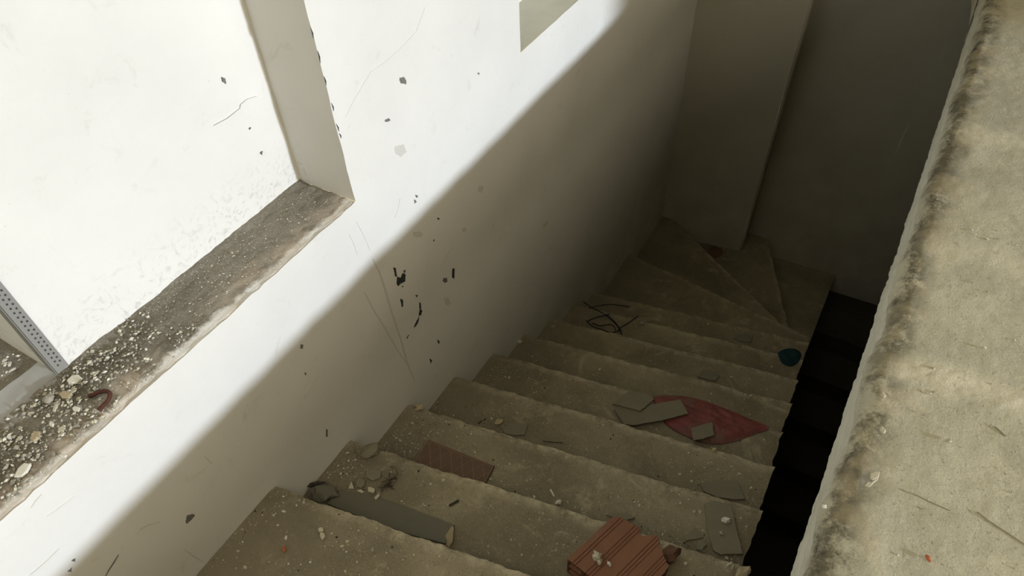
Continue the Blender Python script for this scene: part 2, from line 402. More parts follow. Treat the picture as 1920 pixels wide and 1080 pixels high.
def make_tread(k):
    z = -k*RISE; big = k < 10
    nu = 200 if 0 < k < 7 else 110; nv = 34 if 0 < k < 7 else 22
    x0 = {12: .0, 13: .0}.get(k, 0)
    def top(a, b):
        p = nose_pt(k, a)
        if k <= 12: q0, q1 = nose[k-1]
        else: q0, q1 = nose[12]
        q = lerp(q0, q1, a)
        # reach back under the step above
        d = Vector((p[0]-q[0], p[1]-q[1])); L = max(d.length, 1e-4); bk = min(.04, .3*L)
        q = (q[0]-d.x/L*bk, q[1]-d.y/L*bk)
        t = 1-(1-b)**1.5
        x, y = q[0]+(p[0]-q[0])*t, q[1]+(p[1]-q[1])*t
        dist = L*(1-t); wear_light.append(max(0, 1-dist/.036)); dirt_shade.append(max(0, min(1, 1.15-1.6*t)) if k > 1 else 0)
        r = max(0, 1-dist/.02)
        h = tread_h(k, x, y) - .007*r*r*(1+.8*fbm(x*1.0, y, k, 25, 2))
        if a > .985: h -= .004*abs(N(y, k, 2, 60)); x += .006*fbm(y, k, 1, 22, 2)
        return (x, y, z+h)
    wear_light = []; dirt_shade = []
    vt, ft = grid(nu, nv, top)
    # riser hanging from the nosing
    row = [vt[nv*(nu+1)+i] for i in range(nu+1)]
    def ris(a, b):
        i = int(round(a*nu)); p = row[i]; A, B = nose[k]; L = math.hypot(B[0]-A[0], B[1]-A[1]); nx, ny = -(B[1]-A[1])/L, (B[0]-A[0])/L
        d = -.006*b+.004*fbm(p[0], p[1], b*2, 12, 2)*b
        return (p[0]+nx*d, p[1]+ny*d, p[2]-(RISE+.03)*b)
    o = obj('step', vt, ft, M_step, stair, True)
    for nm, val in (('wear_light', wear_light), ('dirt_shade', dirt_shade)):
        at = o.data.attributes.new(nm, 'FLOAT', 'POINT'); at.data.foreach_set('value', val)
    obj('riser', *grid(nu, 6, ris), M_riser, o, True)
    # outer side of the step
    side = [vt[j*(nu+1)+nu] for j in range(nv+1)]
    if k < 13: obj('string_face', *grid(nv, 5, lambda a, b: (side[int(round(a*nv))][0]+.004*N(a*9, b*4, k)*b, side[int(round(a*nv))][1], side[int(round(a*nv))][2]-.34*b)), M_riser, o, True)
    return o
for k in range(-1, 13):
    if k == 12:
        nose_save = nose[11]; nose[11] = ((0.0, 3.80), (1.235, 3.00))
    make_tread(k)
# winder 12 needs its back corner filled, and tread 13 is a quad against the back wall
def quadtop(name, pts, z, k, n=40):
    a, b, c, d = [Vector((p[0], p[1])) for p in pts]
    def f(s, t):
        p = a.lerp(b, s).lerp(d.lerp(c, s), t); return (p.x, p.y, z+tread_h(k, p.x, p.y))
    o = obj(name, *grid(n, n, f), M_step, stair, True)
    return o
quadtop('step', [(0, 3.7), (.2, 4.12), (.712, 4.12), (.3, 3.6)], -12*RISE-.001, 12)
t13 = quadtop('step', [(.66, 4.12), (1.262, 4.12), (1.253, 2.95), (1.17, 2.98)], -13*RISE, 13)
obj('riser', *grid(60, 6, lambda a, b: (1.255+.006*fbm(a*6, 1, 2, 1)+(.009*(1-a)), 2.95+1.17*a, -13*RISE-(RISE+.03)*b)), M_riser, t13, True)
# lower flight doubling back under the slab
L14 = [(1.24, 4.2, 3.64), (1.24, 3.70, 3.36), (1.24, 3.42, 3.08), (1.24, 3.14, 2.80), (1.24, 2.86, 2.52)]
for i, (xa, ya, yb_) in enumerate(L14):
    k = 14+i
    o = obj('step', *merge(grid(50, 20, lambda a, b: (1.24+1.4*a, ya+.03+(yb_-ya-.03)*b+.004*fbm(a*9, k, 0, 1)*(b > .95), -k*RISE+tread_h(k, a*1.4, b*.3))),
        grid(50, 2, lambda a, b: (1.24+1.4*a, yb_+.004*fbm(a*9, k, 0, 1), -k*RISE-(RISE+.02)*b))), M_lower_shade, stair, True)
# waist slab below the flight, stops daylight underneath
obj('waist_slab', *merge(([(0, -1.2, .1), (WID-.01, -1.0, .1), (WID-.01, 2.9, -2.1), (0, 2.9, -2.1)], [(0, 1, 2, 3)]), ([(WID-.012, -1.0, .25), (WID-.012, 3.0, -1.9), (WID-.012, 3.0, -2.3), (WID-.012, -1.0, -.15)], [(0, 1, 2, 3)])), M_riser, stair)
# walls of the shaft below the floor, and the storey around the camera (all out of frame but shaping the light)
tag(obj('unseen_wall_shaft', *merge(boxm(2.62, 2.7, -1.6, 4.3, -4.2, ZB), boxm(0, 2.7, -1.7, -1.6, -4.2, ZB)), M_floor), kind='structure')
tag(obj('unseen_floor_lower', *boxm(-.1, 2.7, -1.7, 4.3, -4.3, -4.2), M_floor), kind='structure')
tag(obj('unseen_floor_landing', *boxm(-.0, 1.34, -6, -1.15, ZF-.2, ZF), M_floor), kind='structure')
HX0, HX1, HY0, HY1 = .15, 1.85, -2.05, -.35                                     # added unseen hatch and shaft, keep the fill lamp off the far steps
tag(obj('unseen_ceiling_and_added_hatch', *merge(boxm(-1.2, HX0, -6, 4.4, 3.05, 3.25), boxm(HX1, 7.3, -6, 4.4, 3.05, 3.25), boxm(HX0, HX1, -6, HY0, 3.05, 3.25), boxm(HX0, HX1, HY1, 4.4, 3.05, 3.25),
    boxm(HX0-.1, HX0, HY0, HY1, 3.25, 4.7), boxm(HX1, HX1+.1, HY0, HY1, 3.25, 4.7), boxm(HX0-.1, HX1+.1, HY0-.1, HY0, 3.25, 4.7), boxm(HX0-.1, HX1+.1, HY1, HY1+.1, 3.25, 4.7), boxm(HX0-.1, HX1+.1, HY0-.1, HY1+.1, 4.7, 4.8)), M_ceiling), kind='structure')
tag(obj('light_block_right', *boxm(7, 7.3, 2.9, 4.4, ZF, 3.1), M_plaster), kind='structure')  # added unseen wall, blocks light from reaching the far end
tag(obj('unseen_wall_near', *boxm(-1.2, 7.3, -6.1, -6, -.2, 3.1), M_plaster), kind='structure')
tag(obj('wall_left_near', *boxm(-.2, .0, -6, -2.58, -.2, 3.1), M_plaster), kind='structure')
tag(obj('ground', *grid(4, 4, lambda a, b: (-40+100*a, -50+100*b, -4.35)), M_ground), kind='structure')

#DEBRIS
# ------------------------------------------------------------------ marks on the walls (thin chips and scuffs, parts of the wall)
def wall_pt(u, v):
    p = onX(u, v, 0); p.x = .003*fbm(p.y, p.z, 0, 1.6); return p
def back_pt(u, v):
    p = onX(u, v, -D); p.x = -D+.0025; return p
def blotch(name, pts, mat, parent, plane, off=.0012, sub=3, jit=.6):
    P = []
    n = len(pts)
    for i in range(n):
        a, b = pts[i], pts[(i+1) % n]
        for t in range(sub):
            f = t/sub; P.append((a[0]+(b[0]-a[0])*f+random.uniform(-jit, jit), a[1]+(b[1]-a[1])*f+random.uniform(-jit, jit)))
    Q = [plane(u, v) for u, v in P]; m = len(Q)
    top = [q+Vector((off, 0, 0)) for q in Q]; bot = [q-Vector((.002, 0, 0)) for q in Q]
    return obj(name, top+bot, [tuple(range(m))]+[(i, i+m, (i+1) % m+m, (i+1) % m) for i in range(m)], mat, parent)
wp = wall_pt
BLK = [[(738, 502), (743, 503), (745, 519), (741, 518)], [(746, 519), (752, 521), (756, 512), (761, 515), (760, 528), (752, 532), (747, 537), (744, 532)], [(757, 508), (761, 506), (760, 513)],
       [(751, 560), (756, 562), (757, 575), (754, 576)], [(787, 567), (790, 569), (791, 580), (788, 579)], [(788, 579), (793, 583), (790, 592), (786, 591)], [(787, 590), (786, 602), (780, 612), (777, 615), (779, 607), (784, 600)],
       [(768, 628), (763, 636), (765, 630)], [(780, 554), (784, 553), (783, 558)], [(849, 503), (853, 504), (852, 522), (848, 521)], [(820, 408), (824, 409), (823, 412), (820, 411)], [(812, 449), (815, 450), (814, 453)],
       [(754, 537), (757, 536), (756, 539)], [(820, 637), (825, 640), (823, 645)], [(806, 672), (811, 676), (808, 681)]]
for p in BLK: blotch('paint_speck', p, M_chipblack, wall, wp, jit=.5)
for p in [[(832, 522), (838, 521), (840, 528), (835, 531), (831, 528)], [(350, 966), (363, 963), (365, 967), (357, 976), (349, 982), (348, 976)], [(611, 804), (614, 805), (614, 819), (610, 818)],
          [(749, 146), (757, 144), (761, 150), (761, 158), (752, 156), (749, 151)], [(722, 225), (729, 222), (732, 225), (726, 229), (721, 228)], [(779, 365), (784, 368), (781, 371)], [(777, 374), (781, 378), (778, 382)],
          [(564, 645), (568, 647), (567, 654), (563, 653)], [(570, 698), (574, 699), (572, 704)], [(893, 137), (897, 136), (898, 140)], [(133, 1051), (141, 1047), (140, 1053)], [(127, 1071), (134, 1064), (133, 1072)]]:
    blotch('paint_chip', p, M_scuffgrey, wall, wp)
for p in [[(774, 436), (784, 434), (793, 437), (791, 444), (778, 445)], [(866, 428), (873, 427), (875, 434), (868, 436)], [(740, 275), (757, 271), (762, 285), (752, 294), (742, 288)], [(380, 855), (385, 856), (398, 868), (396, 870)],
          [(1018, 421), (1028, 414), (1026, 420), (1019, 427)], [(832, 560), (842, 558), (846, 570), (838, 573)], [(898, 347), (907, 350), (903, 362), (896, 358)]]:
    blotch('scuff_mark', p, M_scuff, wall, wp, off=.0008)
def wstrip(pts, wd, mat, name='scuff_mark', plane=wp, off=.0011): strip(name, pts, wd, mat, wall, plane, Vector((off, 0, 0)))
wstrip([(699, 485), (712, 510), (722, 540), (735, 585), (752, 635), (764, 680), (778, 716)], [.001, .003, .0035, .0035, .003, .003, .001], M_scuff)
wstrip([(684, 548), (700, 580), (722, 615), (745, 655), (765, 685)], [.001, .002, .0025, .002, .001], M_scuff)
wstrip([(846, 465), (838, 480), (829, 496)], [.001, .003, .001], M_scuff)
wstrip([(300, 978), (278, 984), (262, 992), (255, 1000)], [.0006, .0015, .0015, .0006], M_scuff)
wstrip([(222, 1040), (213, 1055), (203, 1070), (198, 1080)], [.001, .002, .0015, .001], M_scuffgrey)
wstrip([(140, 930), (125, 942), (104, 957), (88, 968)], [.0004, .0012, .0008, .0004], M_lightscuff, 'hairline_crack')
wstrip([(78, 926), (66, 940), (58, 952)], [.0004, .0012, .0008], M_scuff, 'hairline_crack')
wstrip([(110, 1028), (90, 1048), (70, 1066), (55, 1078)], [.0004, .0008, .0008, .0004], M_scuff, 'hairline_crack')
wstrip([(345, 1030), (362, 1042), (382, 1055)], [.001, .002, .001], M_scuff)
for a, b in (((655, 440), (670, 478)), ((668, 415), (694, 470)), ((750, 372), (740, 408))):
    wstrip([a, ((a[0]+b[0])/2+2, (a[1]+b[1])/2), b], [.0005, .0012, .0005], M_lightscuff, 'hairline_crack')
wstrip([(797, 15), (780, 60), (752, 90), (720, 118), (695, 135), (680, 160), (660, 195), (648, 220)], [.0003]+[.0009]*6+[.0003], M_lightscuff, 'hairline_crack')
for p in [[(414, 144), (420, 146), (422, 157), (416, 152)], [(466, 240), (469, 238), (467, 243)], [(487, 286), (491, 283), (490, 290)]]: blotch('paint_chip', p, M_scuffgrey, wall, back_pt)
wstrip([(480, 180), (462, 186), (450, 196), (449, 203), (425, 222), (400, 235)], [.0004, .001, .001, .001, .0007, .0003], M_lightscuff, 'hairline_crack', back_pt)
wstrip([(556, 360), (520, 395), (480, 425), (440, 452), (400, 480), (350, 517)], [.0005, .0012, .0012, .0012, .001, .0004], M_lightscuff, 'hairline_crack', back_pt, .002)
# dark nicks along the jamb edge and the pale splinter of bare corner
for (u0, v0), (u1, v1) in (((608, 143), (612, 160)), ((622, 193), (626, 208)), ((631, 232), (636, 246)), ((637, 250), (640, 259)), ((583, 52), (588, 72)), ((596, 95), (601, 118))):
    strip('chipped_nick', [(u0, v0), ((u0+u1)/2+1, (v0+v1)/2), (u1, v1)], [.0003, .0014, .0003], M_chipblack, wall, wp, Vector((.0014, -.001, 0)))

# ------------------------------------------------------------------ loose things: builders
def tread_at(u, v, lo=0, hi=12):
    for k in range(lo, hi):
        p = onZ(u, v, -k*RISE)
        if k < 10 and p.y <= k*T+TS*p.x+.005 and p.y >= (k-1 if k > 1 else -1.2)*T+TS*p.x-.005: return k, p
    return None, None
def surf(k): return ZS+.003 if k == 's' else ZF+.002 if k == 'f' else -k*RISE+.001
def plate(name, px, k, th, mat, label, cat, lift=0., parent=None, jit=.0012, tilt=(0, 0), group=None):
    "a thin broken piece with its own outline and thickness"
    z = surf(k)+lift+th
    B = [onZ(u, v, z) for u, v in px]; P = []
    n = len(B)
    for i in range(n):
        a, b = B[i], B[(i+1) % n]; m = max(1, int((b-a).length/.012))
        for t in range(m): P.append(a.lerp(b, t/m)+Vector((random.uniform(-jit, jit), random.uniform(-jit, jit), 0)))
    c = sum(P, Vector())/len(P)
    for p in P: p.z += (p.x-c.x)*tilt[0]+(p.y-c.y)*tilt[1]
    m = len(P); ins = [p+(c-p)*min(.5, .0015/max((c-p).length, 1e-4)) for p in P]
    top = ins; mid = [p-Vector((0, 0, .0012)) for p in P]; bot = [p-Vector((0, 0, th)) for p in P]
    fs = [tuple(range(m))]+[(i, i+m, (i+1) % m+m, (i+1) % m) for i in range(m)]+[(i+m, i+2*m, (i+1) % m+2*m, (i+1) % m+m) for i in range(m)]+[tuple(range(3*m-1, 2*m-1, -1))]
    # make the winding face up
    ar = sum(P[i].x*P[(i+1) % m].y-P[(i+1) % m].x*P[i].y for i in range(m))
    if ar < 0: fs = [tuple(reversed(f)) for f in fs]
    o = obj(name, top+mid+bot, fs, mat, parent)
    if not parent: center(o); tag(o, label, cat, group)
    return o
def ico(sub=1):
    bm = bmesh.new(); bmesh.ops.create_icosphere(bm, subdivisions=sub, radius=1); bm.verts.ensure_lookup_table()
    v = [x.co.copy() for x in bm.verts]; f = [tuple(y.index for y in x.verts) for x in bm.faces]; bm.free(); return v, f
ICO1, ICO2 = ico(1), ico(2)
def rock(name, u, v, k, r, mat, label, cat, group=None, sq=(1, 1, .6), sub=2, rough=.35, ang=None, lift=0.):
    z = surf(k)+lift; p = onZ(u, v, z+r*sq[2]*.8); vv, ff = (ICO2 if sub == 2 else ICO1); sd_ = random.uniform(0, 99); ang = random.uniform(0, 6.3) if ang is None else ang
    ca, sa = math.cos(ang), math.sin(ang); out = []
    for q in vv:
        m = 1+rough*noise.noise(q*1.3+Vector((sd_, 0, 0)))*1.6+rough*.5*noise.noise(q*3.1+Vector((0, sd_, 0)))
        q = q*m; x, y, zz = q.x*r*sq[0], q.y*r*sq[1], q.z*r*sq[2]
        out.append(Vector((x*ca-y*sa, x*sa+y*ca, zz)))
    mn = min(q.z for q in out)
    for q in out: q.z -= mn
    o = obj(name, out, ff, mat, loc=(p.x, p.y, z)); tag(o, label, cat, group); return o
# shared meshes for the small chips
def chip_mesh(i, mat):
    n = random.randint(4, 6); P = []
    for t in range(n):
        a = t/n*6.283+random.uniform(-.35, .35); r = random.uniform(.65, 1.15); P.append(Vector((r*math.cos(a), .75*r*math.sin(a), 0)))
    th = random.uniform(.22, .5)
    top = [p*.85+Vector((0, 0, th+random.uniform(-.12, .12))) for p in P]
    fs = [tuple(range(n)), tuple(range(2*n-1, n-1, -1))]+[(i_, i_+n, (i_+1) % n+n, (i_+1) % n) for i_ in range(n)]
    me = bpy.data.meshes.new('chip'); me.from_pydata([tuple(v) for v in top+P], [], fs); me.materials.append(mat); return me
CH = {m.name: [chip_mesh(i, m) for i in range(7)] for m in (M_white, M_cream, M_greychip)}
def chip(u, v, k, px, mat, label, cat, group, name='plaster_chip', lift=0.):
    z = surf(k)+lift; p = onZ(u, v, z+.001); dist = (p-CAM).length; r = px*.5*dist/F_PX
    o = bpy.data.objects.new(name, random.choice(CH[mat.name])); C.objects.link(o)
    o.location = (p.x, p.y, z); o.scale = (r, r, r*random.uniform(.7, 1.1)); o.rotation_euler = (random.uniform(-.18, .18), random.uniform(-.18, .18), random.uniform(0, 6.28))
    return tag(o, label, cat, group)
OCT = ([(1, 0, 0), (0, 1, 0), (-1, 0, 0), (0, -1, 0), (0, 0, 1), (0, 0, -1)], [(0, 1, 4), (1, 2, 4), (2, 3, 4), (3, 0, 4), (1, 0, 5), (2, 1, 5), (3, 2, 5), (0, 3, 5)])
def grains(name, pts, mats, wts, label, cat):
    "uncountable crumbs: one joined mesh"
    V = []; Fs = []; mi = []
    for (x, y, z, r) in pts:
        b = len(V); a = random.uniform(0, 6.28); ca, sa = math.cos(a), math.sin(a); sx, sy, sz = random.uniform(.6, 1.3), random.uniform(.5, 1.1), random.uniform(.4, .9)
        j = random.choices(range(len(mats)), wts)[0]
        for q in OCT[0]:
            q = [c*r*random.uniform(.7, 1.2) for c in q]; V.append((x+q[0]*sx*ca-q[1]*sy*sa, y+q[0]*sx*sa+q[1]*sy*ca, z+q[2]*sz+r*.25))
        for f in OCT[1]: Fs.append(tuple(i+b for i in f)); mi.append(j)
    o = obj(name, V, Fs, mats[0])
    for m in mats[1:]: o.data.materials.append(m)
    for p, j in zip(o.data.polygons, mi): p.material_index = j
    return tag(o, label, cat, kind='stuff')

# ------------------------------------------------------------------ crumbs (stuff)
ORD = ['nearest', 'second', 'third', 'fourth', 'fifth', 'sixth', 'seventh', 'eighth', 'ninth', 'tenth']
def rsize(a, b): return a+(b-a)*random.random()**3
for k in range(1, 10):
    ex = [[onZ(u, v, -2*RISE) for u, v in q] for q in ([(1040, 1065), (1120, 1000), (1150, 985), (1215, 1010), (1262, 1060), (1290, 1090), (1280, 1140), (1130, 1170)], [(606, 946), (640, 914), (745, 941), (858, 983), (836, 1024), (690, 985)])] if k == 2 else [[onZ(u, v, -5*RISE) for u, v in [(1140, 760), (1185, 728), (1280, 738), (1380, 768), (1450, 803), (1345, 840), (1260, 815), (1190, 805)]]] if k == 5 else []
    pts = []; n = [0, 4200, 2800, 2800, 2000, 1500, 900, 600, 450, 300][k]
    for _ in range(n):
        m = random.random()
        if m < .40: s_ = abs(random.gauss(0, .16))
        elif m < .70 and k > 1: s_ = random.gauss(.80, .10)
        else: s_ = random.random()
        if not 0.005 < s_ < .99: continue
        x = s_*WID; t = random.random()**(1.3 if s_ > .3 else .9)
        if fbm(x, t*.3+k, 3, 7, 3) < -.12+.35*(random.random()-.5): continue
        y = (k-1+t)*T+TS*x+.02 if k > 1 else T-(1-t)*.58+TS*x
        if y > k*T+TS*x-.01: continue
        hit = False
        for q in ex:
            ins = False
            for i in range(len(q)):
                a, b = q[i], q[i-1]
                if (a.y > y) != (b.y > y) and x < (b.x-a.x)*(y-a.y)/(b.y-a.y)+a.x: ins = not ins
            hit = hit or ins
        if hit: continue
        pts.append((x, y, -k*RISE+tread_h(k, x, y), rsize(.0009, .0044)))
    grains('rubble_crumbs', pts, [M_greychip, M_cream, M_white, M_dark], [7, 3, 1.6, 1], 'fine grey mortar crumbs strewn over the %s step' % ORD[k-1], 'rubble')
pts = []
for _ in range(8200):
    t = random.random(); y = -.75+1.57*t; x = -random.uniform(.012, .185)
    if y > .28 and random.random() < .72: continue
    if fbm(x, y, 3, 14, 3) < -.25+.3*(random.random()-.5): continue
    pts.append((x, y, ZS+.004+.004*random.random()*(y < .3), rsize(.0008, .0062 if y < .3 else .0028)))
grains('sill_rubble', pts, [M_greychip, M_cream, M_white], [5, 3, 2.4], 'loose grit and plaster crumbs covering the window sill', 'rubble')
pts = []
for _ in range(620):
    y = random.uniform(-.95, BY-.01); x = -D-random.uniform(.08, .30)
    pts.append((x, y, ZS+.048*(1-(y+1)/(1.09)*.9)+.004, rsize(.001, .005)))
grains('outer_rubble', pts, [M_white, M_greychip], [2, 1], 'white crumbs behind the perforated metal bead', 'rubble')
pts = []
for _ in range(1500):
    y = random.uniform(.1, 3.9); dx = random.uniform(.02, .60)
    if fbm(dx, y, 3, 6, 3) < -.1: continue
    pts.append((edge_x(y)+dx, y, ZF+.001, rsize(.0006, .0028)))
grains('floor_grit', pts, [M_cream, M_greychip, M_white], [5, 3, 2], 'pale grit scattered over the rough floor slab', 'rubble')

# ------------------------------------------------------------------ the red hollow clay block
def clay_block():
    zt = -2*RISE+.088; root = empty('hollow_brick')
    O = onZ(1064, 1048, zt); A = onZ(1150, 968, zt)-O; La = A.length; A.normalize(); Bv = Vector((A.y, -A.x, 0))
    px = [(1064, 1048), (1150, 968), (1163, 969), (1178, 977), (1187, 984), (1197, 987), (1201, 993), (1199, 1000), (1206, 1005), (1214, 1004), (1222, 1002), (1233, 1004), (1237, 1012), (1238, 1024), (1244, 1040), (1254, 1062), (1236, 1086), (1212, 1112), (1175, 1133)]
    P = [((onZ(u, v, zt)-O).dot(A), (onZ(u, v, zt)-O).dot(Bv)) for u, v in px]
    root.location = (O.x, O.y, -2*RISE+.001)
    bmax = max(p[1] for p in P)
    def span(b):
        xs = []
        for i in range(len(P)):
            (a0, b0), (a1, b1) = P[i], P[(i+1) % len(P)]
            if (b0-b)*(b1-b) < 0: xs.append(a0+(a1-a0)*(b-b0)/(b1-b0))
        return (min(xs), max(xs)) if len(xs) > 1 else None
    step = .0022; nb = int(bmax/step); V = []; Fs = []; webs = [0, .24, .5, .76, .97]; Hh = .087
    def bx(a0, a1, b0, b1, z0, z1):
        base = len(V)
        for a in (a0, a1):
            for b in (b0, b1):
                for z in (z0, z1):
                    q = A*a+Bv*b; V.append((q.x, q.y, z))
        Fs.extend(tuple(base+i for i in f) for f in [(0, 1, 3, 2), (4, 6, 7, 5), (0, 4, 5, 1), (2, 3, 7, 6), (0, 2, 6, 4), (1, 5, 7, 3)])
    GR = [.09, .13, .30, .345, .385, .60, .64, .68, .83, .87, .91]
    for i in range(nb):
        b = (i+.5)*step; s = span(b)
        if not s: continue
        f = b/bmax; g = any(abs(f-q) < .009 for q in GR); zt_ = Hh-(.0032 if g else 0)-(.0004*(i % 2))
        a0, a1 = s; a1 += random.uniform(-.0006, .0006)
        bx(a0, a1, i*step, (i+1)*step, Hh-.011, zt_)
        bx(a0, a1-.004, i*step, (i+1)*step, 0, .009)
        bx(a0, a1-.006, i*step, (i+1)*step, Hh*.47, Hh*.47+.007)
        if any(abs(f-q) < .02 for q in webs): bx(a0, a1-.002, i*step, (i+1)*step, .009, Hh-.011)
    obj('ribbed_shell', V, Fs, M_clay, root)
    tag(root, 'broken orange red hollow clay brick with ribbed face on the second step', 'brick')
clay_block()
rock('brick_fragment', 1256, 1040, 2, .026, M_claydark, 'dirty brown brick fragment tucked behind the broken orange brick', 'brick fragment', sq=(1.2, .8, .9))
rock('mortar_lump', 1120, 1047, 2, .0125, M_cream, 'rough pale mortar lump sitting on top of the orange hollow brick', 'mortar lump', sq=(1.1, .9, .8), rough=.6, lift=.087)
rock('plaster_bit', 1142, 1057, 2, .0062, M_white, 'small white plaster bit beside the mortar lump on the orange brick', 'plaster bit', sq=(.8, 1.1, .8), rough=.6, lift=.087)

# ------------------------------------------------------------------ red brown relief tile on the third step
def relief_tile():
    th = .009; z = surf(3)+.004+th; A, B, Cc = onZ(803, 823, z), onZ(927, 873, z), onZ(905, 898, z)
    e1 = (B-A); Ln = e1.length; e1.normalize(); e2 = (Cc-B); e2 -= e1*e2.dot(e1); e2.normalize(); De = .125
    root = empty('relief_tile', (A.x, A.y, surf(3)+.001)); z0 = .0
    def q(a, b, h): p = e1*a+e2*b; return (p.x, p.y, h)
    H1 = th+.003
    vb = [q(0, 0, H1), q(Ln, 0, H1), q(Ln, De, H1), q(0, De, H1), q(0, 0, .002), q(Ln, 0, .002), q(Ln, De, .002), q(0, De, .002)]
    obj('tile_body', vb, [(3, 2, 1, 0), (4, 5, 6, 7), (0, 1, 5, 4), (1, 2, 6, 5), (2, 3, 7, 6), (3, 0, 4, 7)], M_tile, root)
    def line(a0, b0, a1, b1, wd=.0011, nm='relief_line'):
        d = Vector((a1-a0, b1-b0)).normalized(); nx, ny = -d.y*wd, d.x*wd
        vs = [q(a0+nx, b0+ny, H1), q(a0-nx, b0-ny, H1), q(a1-nx, b1-ny, H1), q(a1+nx, b1+ny, H1)]
        tp = [(v[0], v[1], v[2]+.0012) for v in vs]
        obj(nm, vs+tp, [(4, 5, 6, 7), (0, 4, 7, 3), (1, 2, 6, 5), (0, 1, 5, 4), (3, 7, 6, 2)], M_tileline, root)
    line(.001, .002, Ln-.001, .002, .0013); line(.004, .009, Ln-.004, .009, .0007); line(Ln-.002, .002, Ln-.002, De, .0009); line(.002, .002, .002, De, .0009)
    g = Ln/6.2; m = .012
    for i in range(-5, 9):
        for sgn in (1, -1):
            a0 = m+i*g; b0 = .012; b1 = De-.01; a1 = a0+sgn*(b1-b0)*.62; lo, hi = .006, Ln-.006
            def cl(a, b, a_, b_):
                # clip in a
                if a == a_: return None
                t0, t1 = 0, 1
                for L_ in (lo, hi):
                    pass
                ts = sorted([(lo-a)/(a_-a), (hi-a)/(a_-a)]); t0 = max(0, ts[0]); t1 = min(1, ts[1])
                return None if t1-t0 < .08 else (a+(a_-a)*t0, b+(b_-b)*t0, a+(a_-a)*t1, b+(b_-b)*t1)
            c = cl(a0, b0, a1, b1)
            if c: line(*c, .0008)
    tag(root, 'red brown tile with a raised diamond lattice on the third step', 'tile')
relief_tile()

# ------------------------------------------------------------------ flat broken pieces
plate('flat_board', [(612, 944), (640, 917), (690, 929), (745, 943), (853, 984), (834, 1019), (760, 1000), (690, 975), (640, 955)], 2, .007, M_board, 'long flat dark grey board lying at the back of the second step', 'board')
plate('slate_piece', [(1149, 757), (1176, 736), (1187, 731), (1217, 740), (1227, 748), (1201, 770)], 5, .008, M_slate, 'pentagonal slate tile piece lying on the longer slate strip', 'tile piece', lift=.029)
plate('slate_strip', [(1152, 768), (1165, 752), (1227, 757), (1276, 749), (1291, 775), (1240, 788), (1189, 797), (1170, 795)], 5, .007, M_slate, 'long slate tile strip partly on the red plastic bag', 'tile piece', lift=.021)
plate('slate_piece', [(1295, 803), (1313, 797), (1336, 791), (1339, 815), (1318, 822), (1300, 826)], 5, .006, M_slate, 'small square slate piece lying on the red plastic bag', 'tile piece', lift=.021)
plate('slate_piece', [(1313, 905), (1343, 900), (1383, 902), (1397, 936), (1376, 936), (1345, 932), (1318, 920)], 4, .008, M_slate, 'trapezoid slate piece near the open end of the fourth step', 'tile piece', lift=.003)
plate('slate_slab', [(1322, 945), (1335, 938), (1371, 945), (1380, 985), (1393, 1038), (1352, 1040), (1338, 1032), (1326, 990)], 3, .009, M_slate, 'large rectangular slate slab with a pale stone on the third step', 'tile piece', lift=.002)
plate('slate_piece', [(1285, 1003), (1305, 990), (1321, 1007), (1300, 1011), (1286, 1014)], 3, .006, M_slate, 'small slate chip left of the large slate slab on the third step', 'tile piece')
plate('slate_piece', [(1305, 1020), (1318, 1012), (1326, 1020), (1316, 1031), (1306, 1029)], 3, .008, M_slate, 'stubby slate chip at the lower left corner of the large slate slab', 'tile piece')
plate('slate_piece', [(1136, 966), (1150, 961), (1182, 964), (1191, 971), (1175, 975), (1150, 970)], 3, .005, M_slate, 'thin slate sliver just behind the orange hollow brick', 'tile piece', lift=.003)
plate('slate_piece', [(942, 802), (958, 792), (990, 795), (984, 815), (960, 816), (945, 811)], 4, .006, M_slate, 'flat slate piece against the back of the fourth step', 'tile piece')
plate('slate_piece', [(1308, 706), (1318, 692), (1345, 696), (1349, 704), (1342, 714), (1328, 711)], 7, .006, M_slate, 'lone slate shard on the seventh step', 'tile piece', lift=.003)
plate('slate_piece', [(1375, 634), (1385, 625), (1412, 628), (1408, 642), (1390, 640)], 9, .006, M_slate, 'dark slate shard on the ninth step before the turn', 'tile piece')
plate('mortar_flake', [(666, 903), (672, 896), (684, 899), (684, 909), (676, 915), (668, 912)], 2, .006, M_slate, 'grey angular mortar flake between the pale chips on the second step', 'mortar flake', lift=.004)
plate('mortar_flake', [(685, 885), (700, 877), (716, 884), (712, 896), (697, 901), (687, 895)], 2, .005, M_slate, 'rounded grey mortar flake behind the pale chips on the second step', 'mortar flake')
plate('triangular_chip', [(652, 915), (659, 903), (664, 916)], 2, .004, M_cream, 'cream triangular plaster chip standing out on the second step', 'plaster chip', lift=.009, jit=.0004, tilt=(.1, .3))
plate('square_chip', [(689, 913), (694, 912), (703, 917), (701, 924), (690, 921)], 2, .005, M_cream, 'cream square plaster chip on the second step', 'plaster chip', lift=.009, jit=.0004, tilt=(.1, .2))
plate('sliver_chip', [(668, 920), (676, 917), (684, 922), (678, 924)], 2, .003, M_cream, 'flat pale sliver between the triangular and square chips', 'plaster chip', lift=.009, jit=.0004)
plate('pointed_chip', [(701, 932), (711, 925), (712, 930), (704, 936)], 2, .003, M_cream, 'narrow pointed pale chip on the edge of the grey board', 'plaster chip', lift=.009, jit=.0004, tilt=(0, .3))
plate('leaning_shard', [(831, 1013), (836, 1000), (849, 991), (852, 994), (849, 1015), (841, 1022)], 2, .006, M_tan, 'upright tan mortar shard leaning at the end of the grey board', 'mortar shard', lift=.012, tilt=(.5, .9))
rock('crushed_lump', 607, 925, 2, .034, M_board, 'crushed dark grey lump against the wall on the second step', 'lump', sq=(1.25, .85, .55), rough=.4, ang=.5)
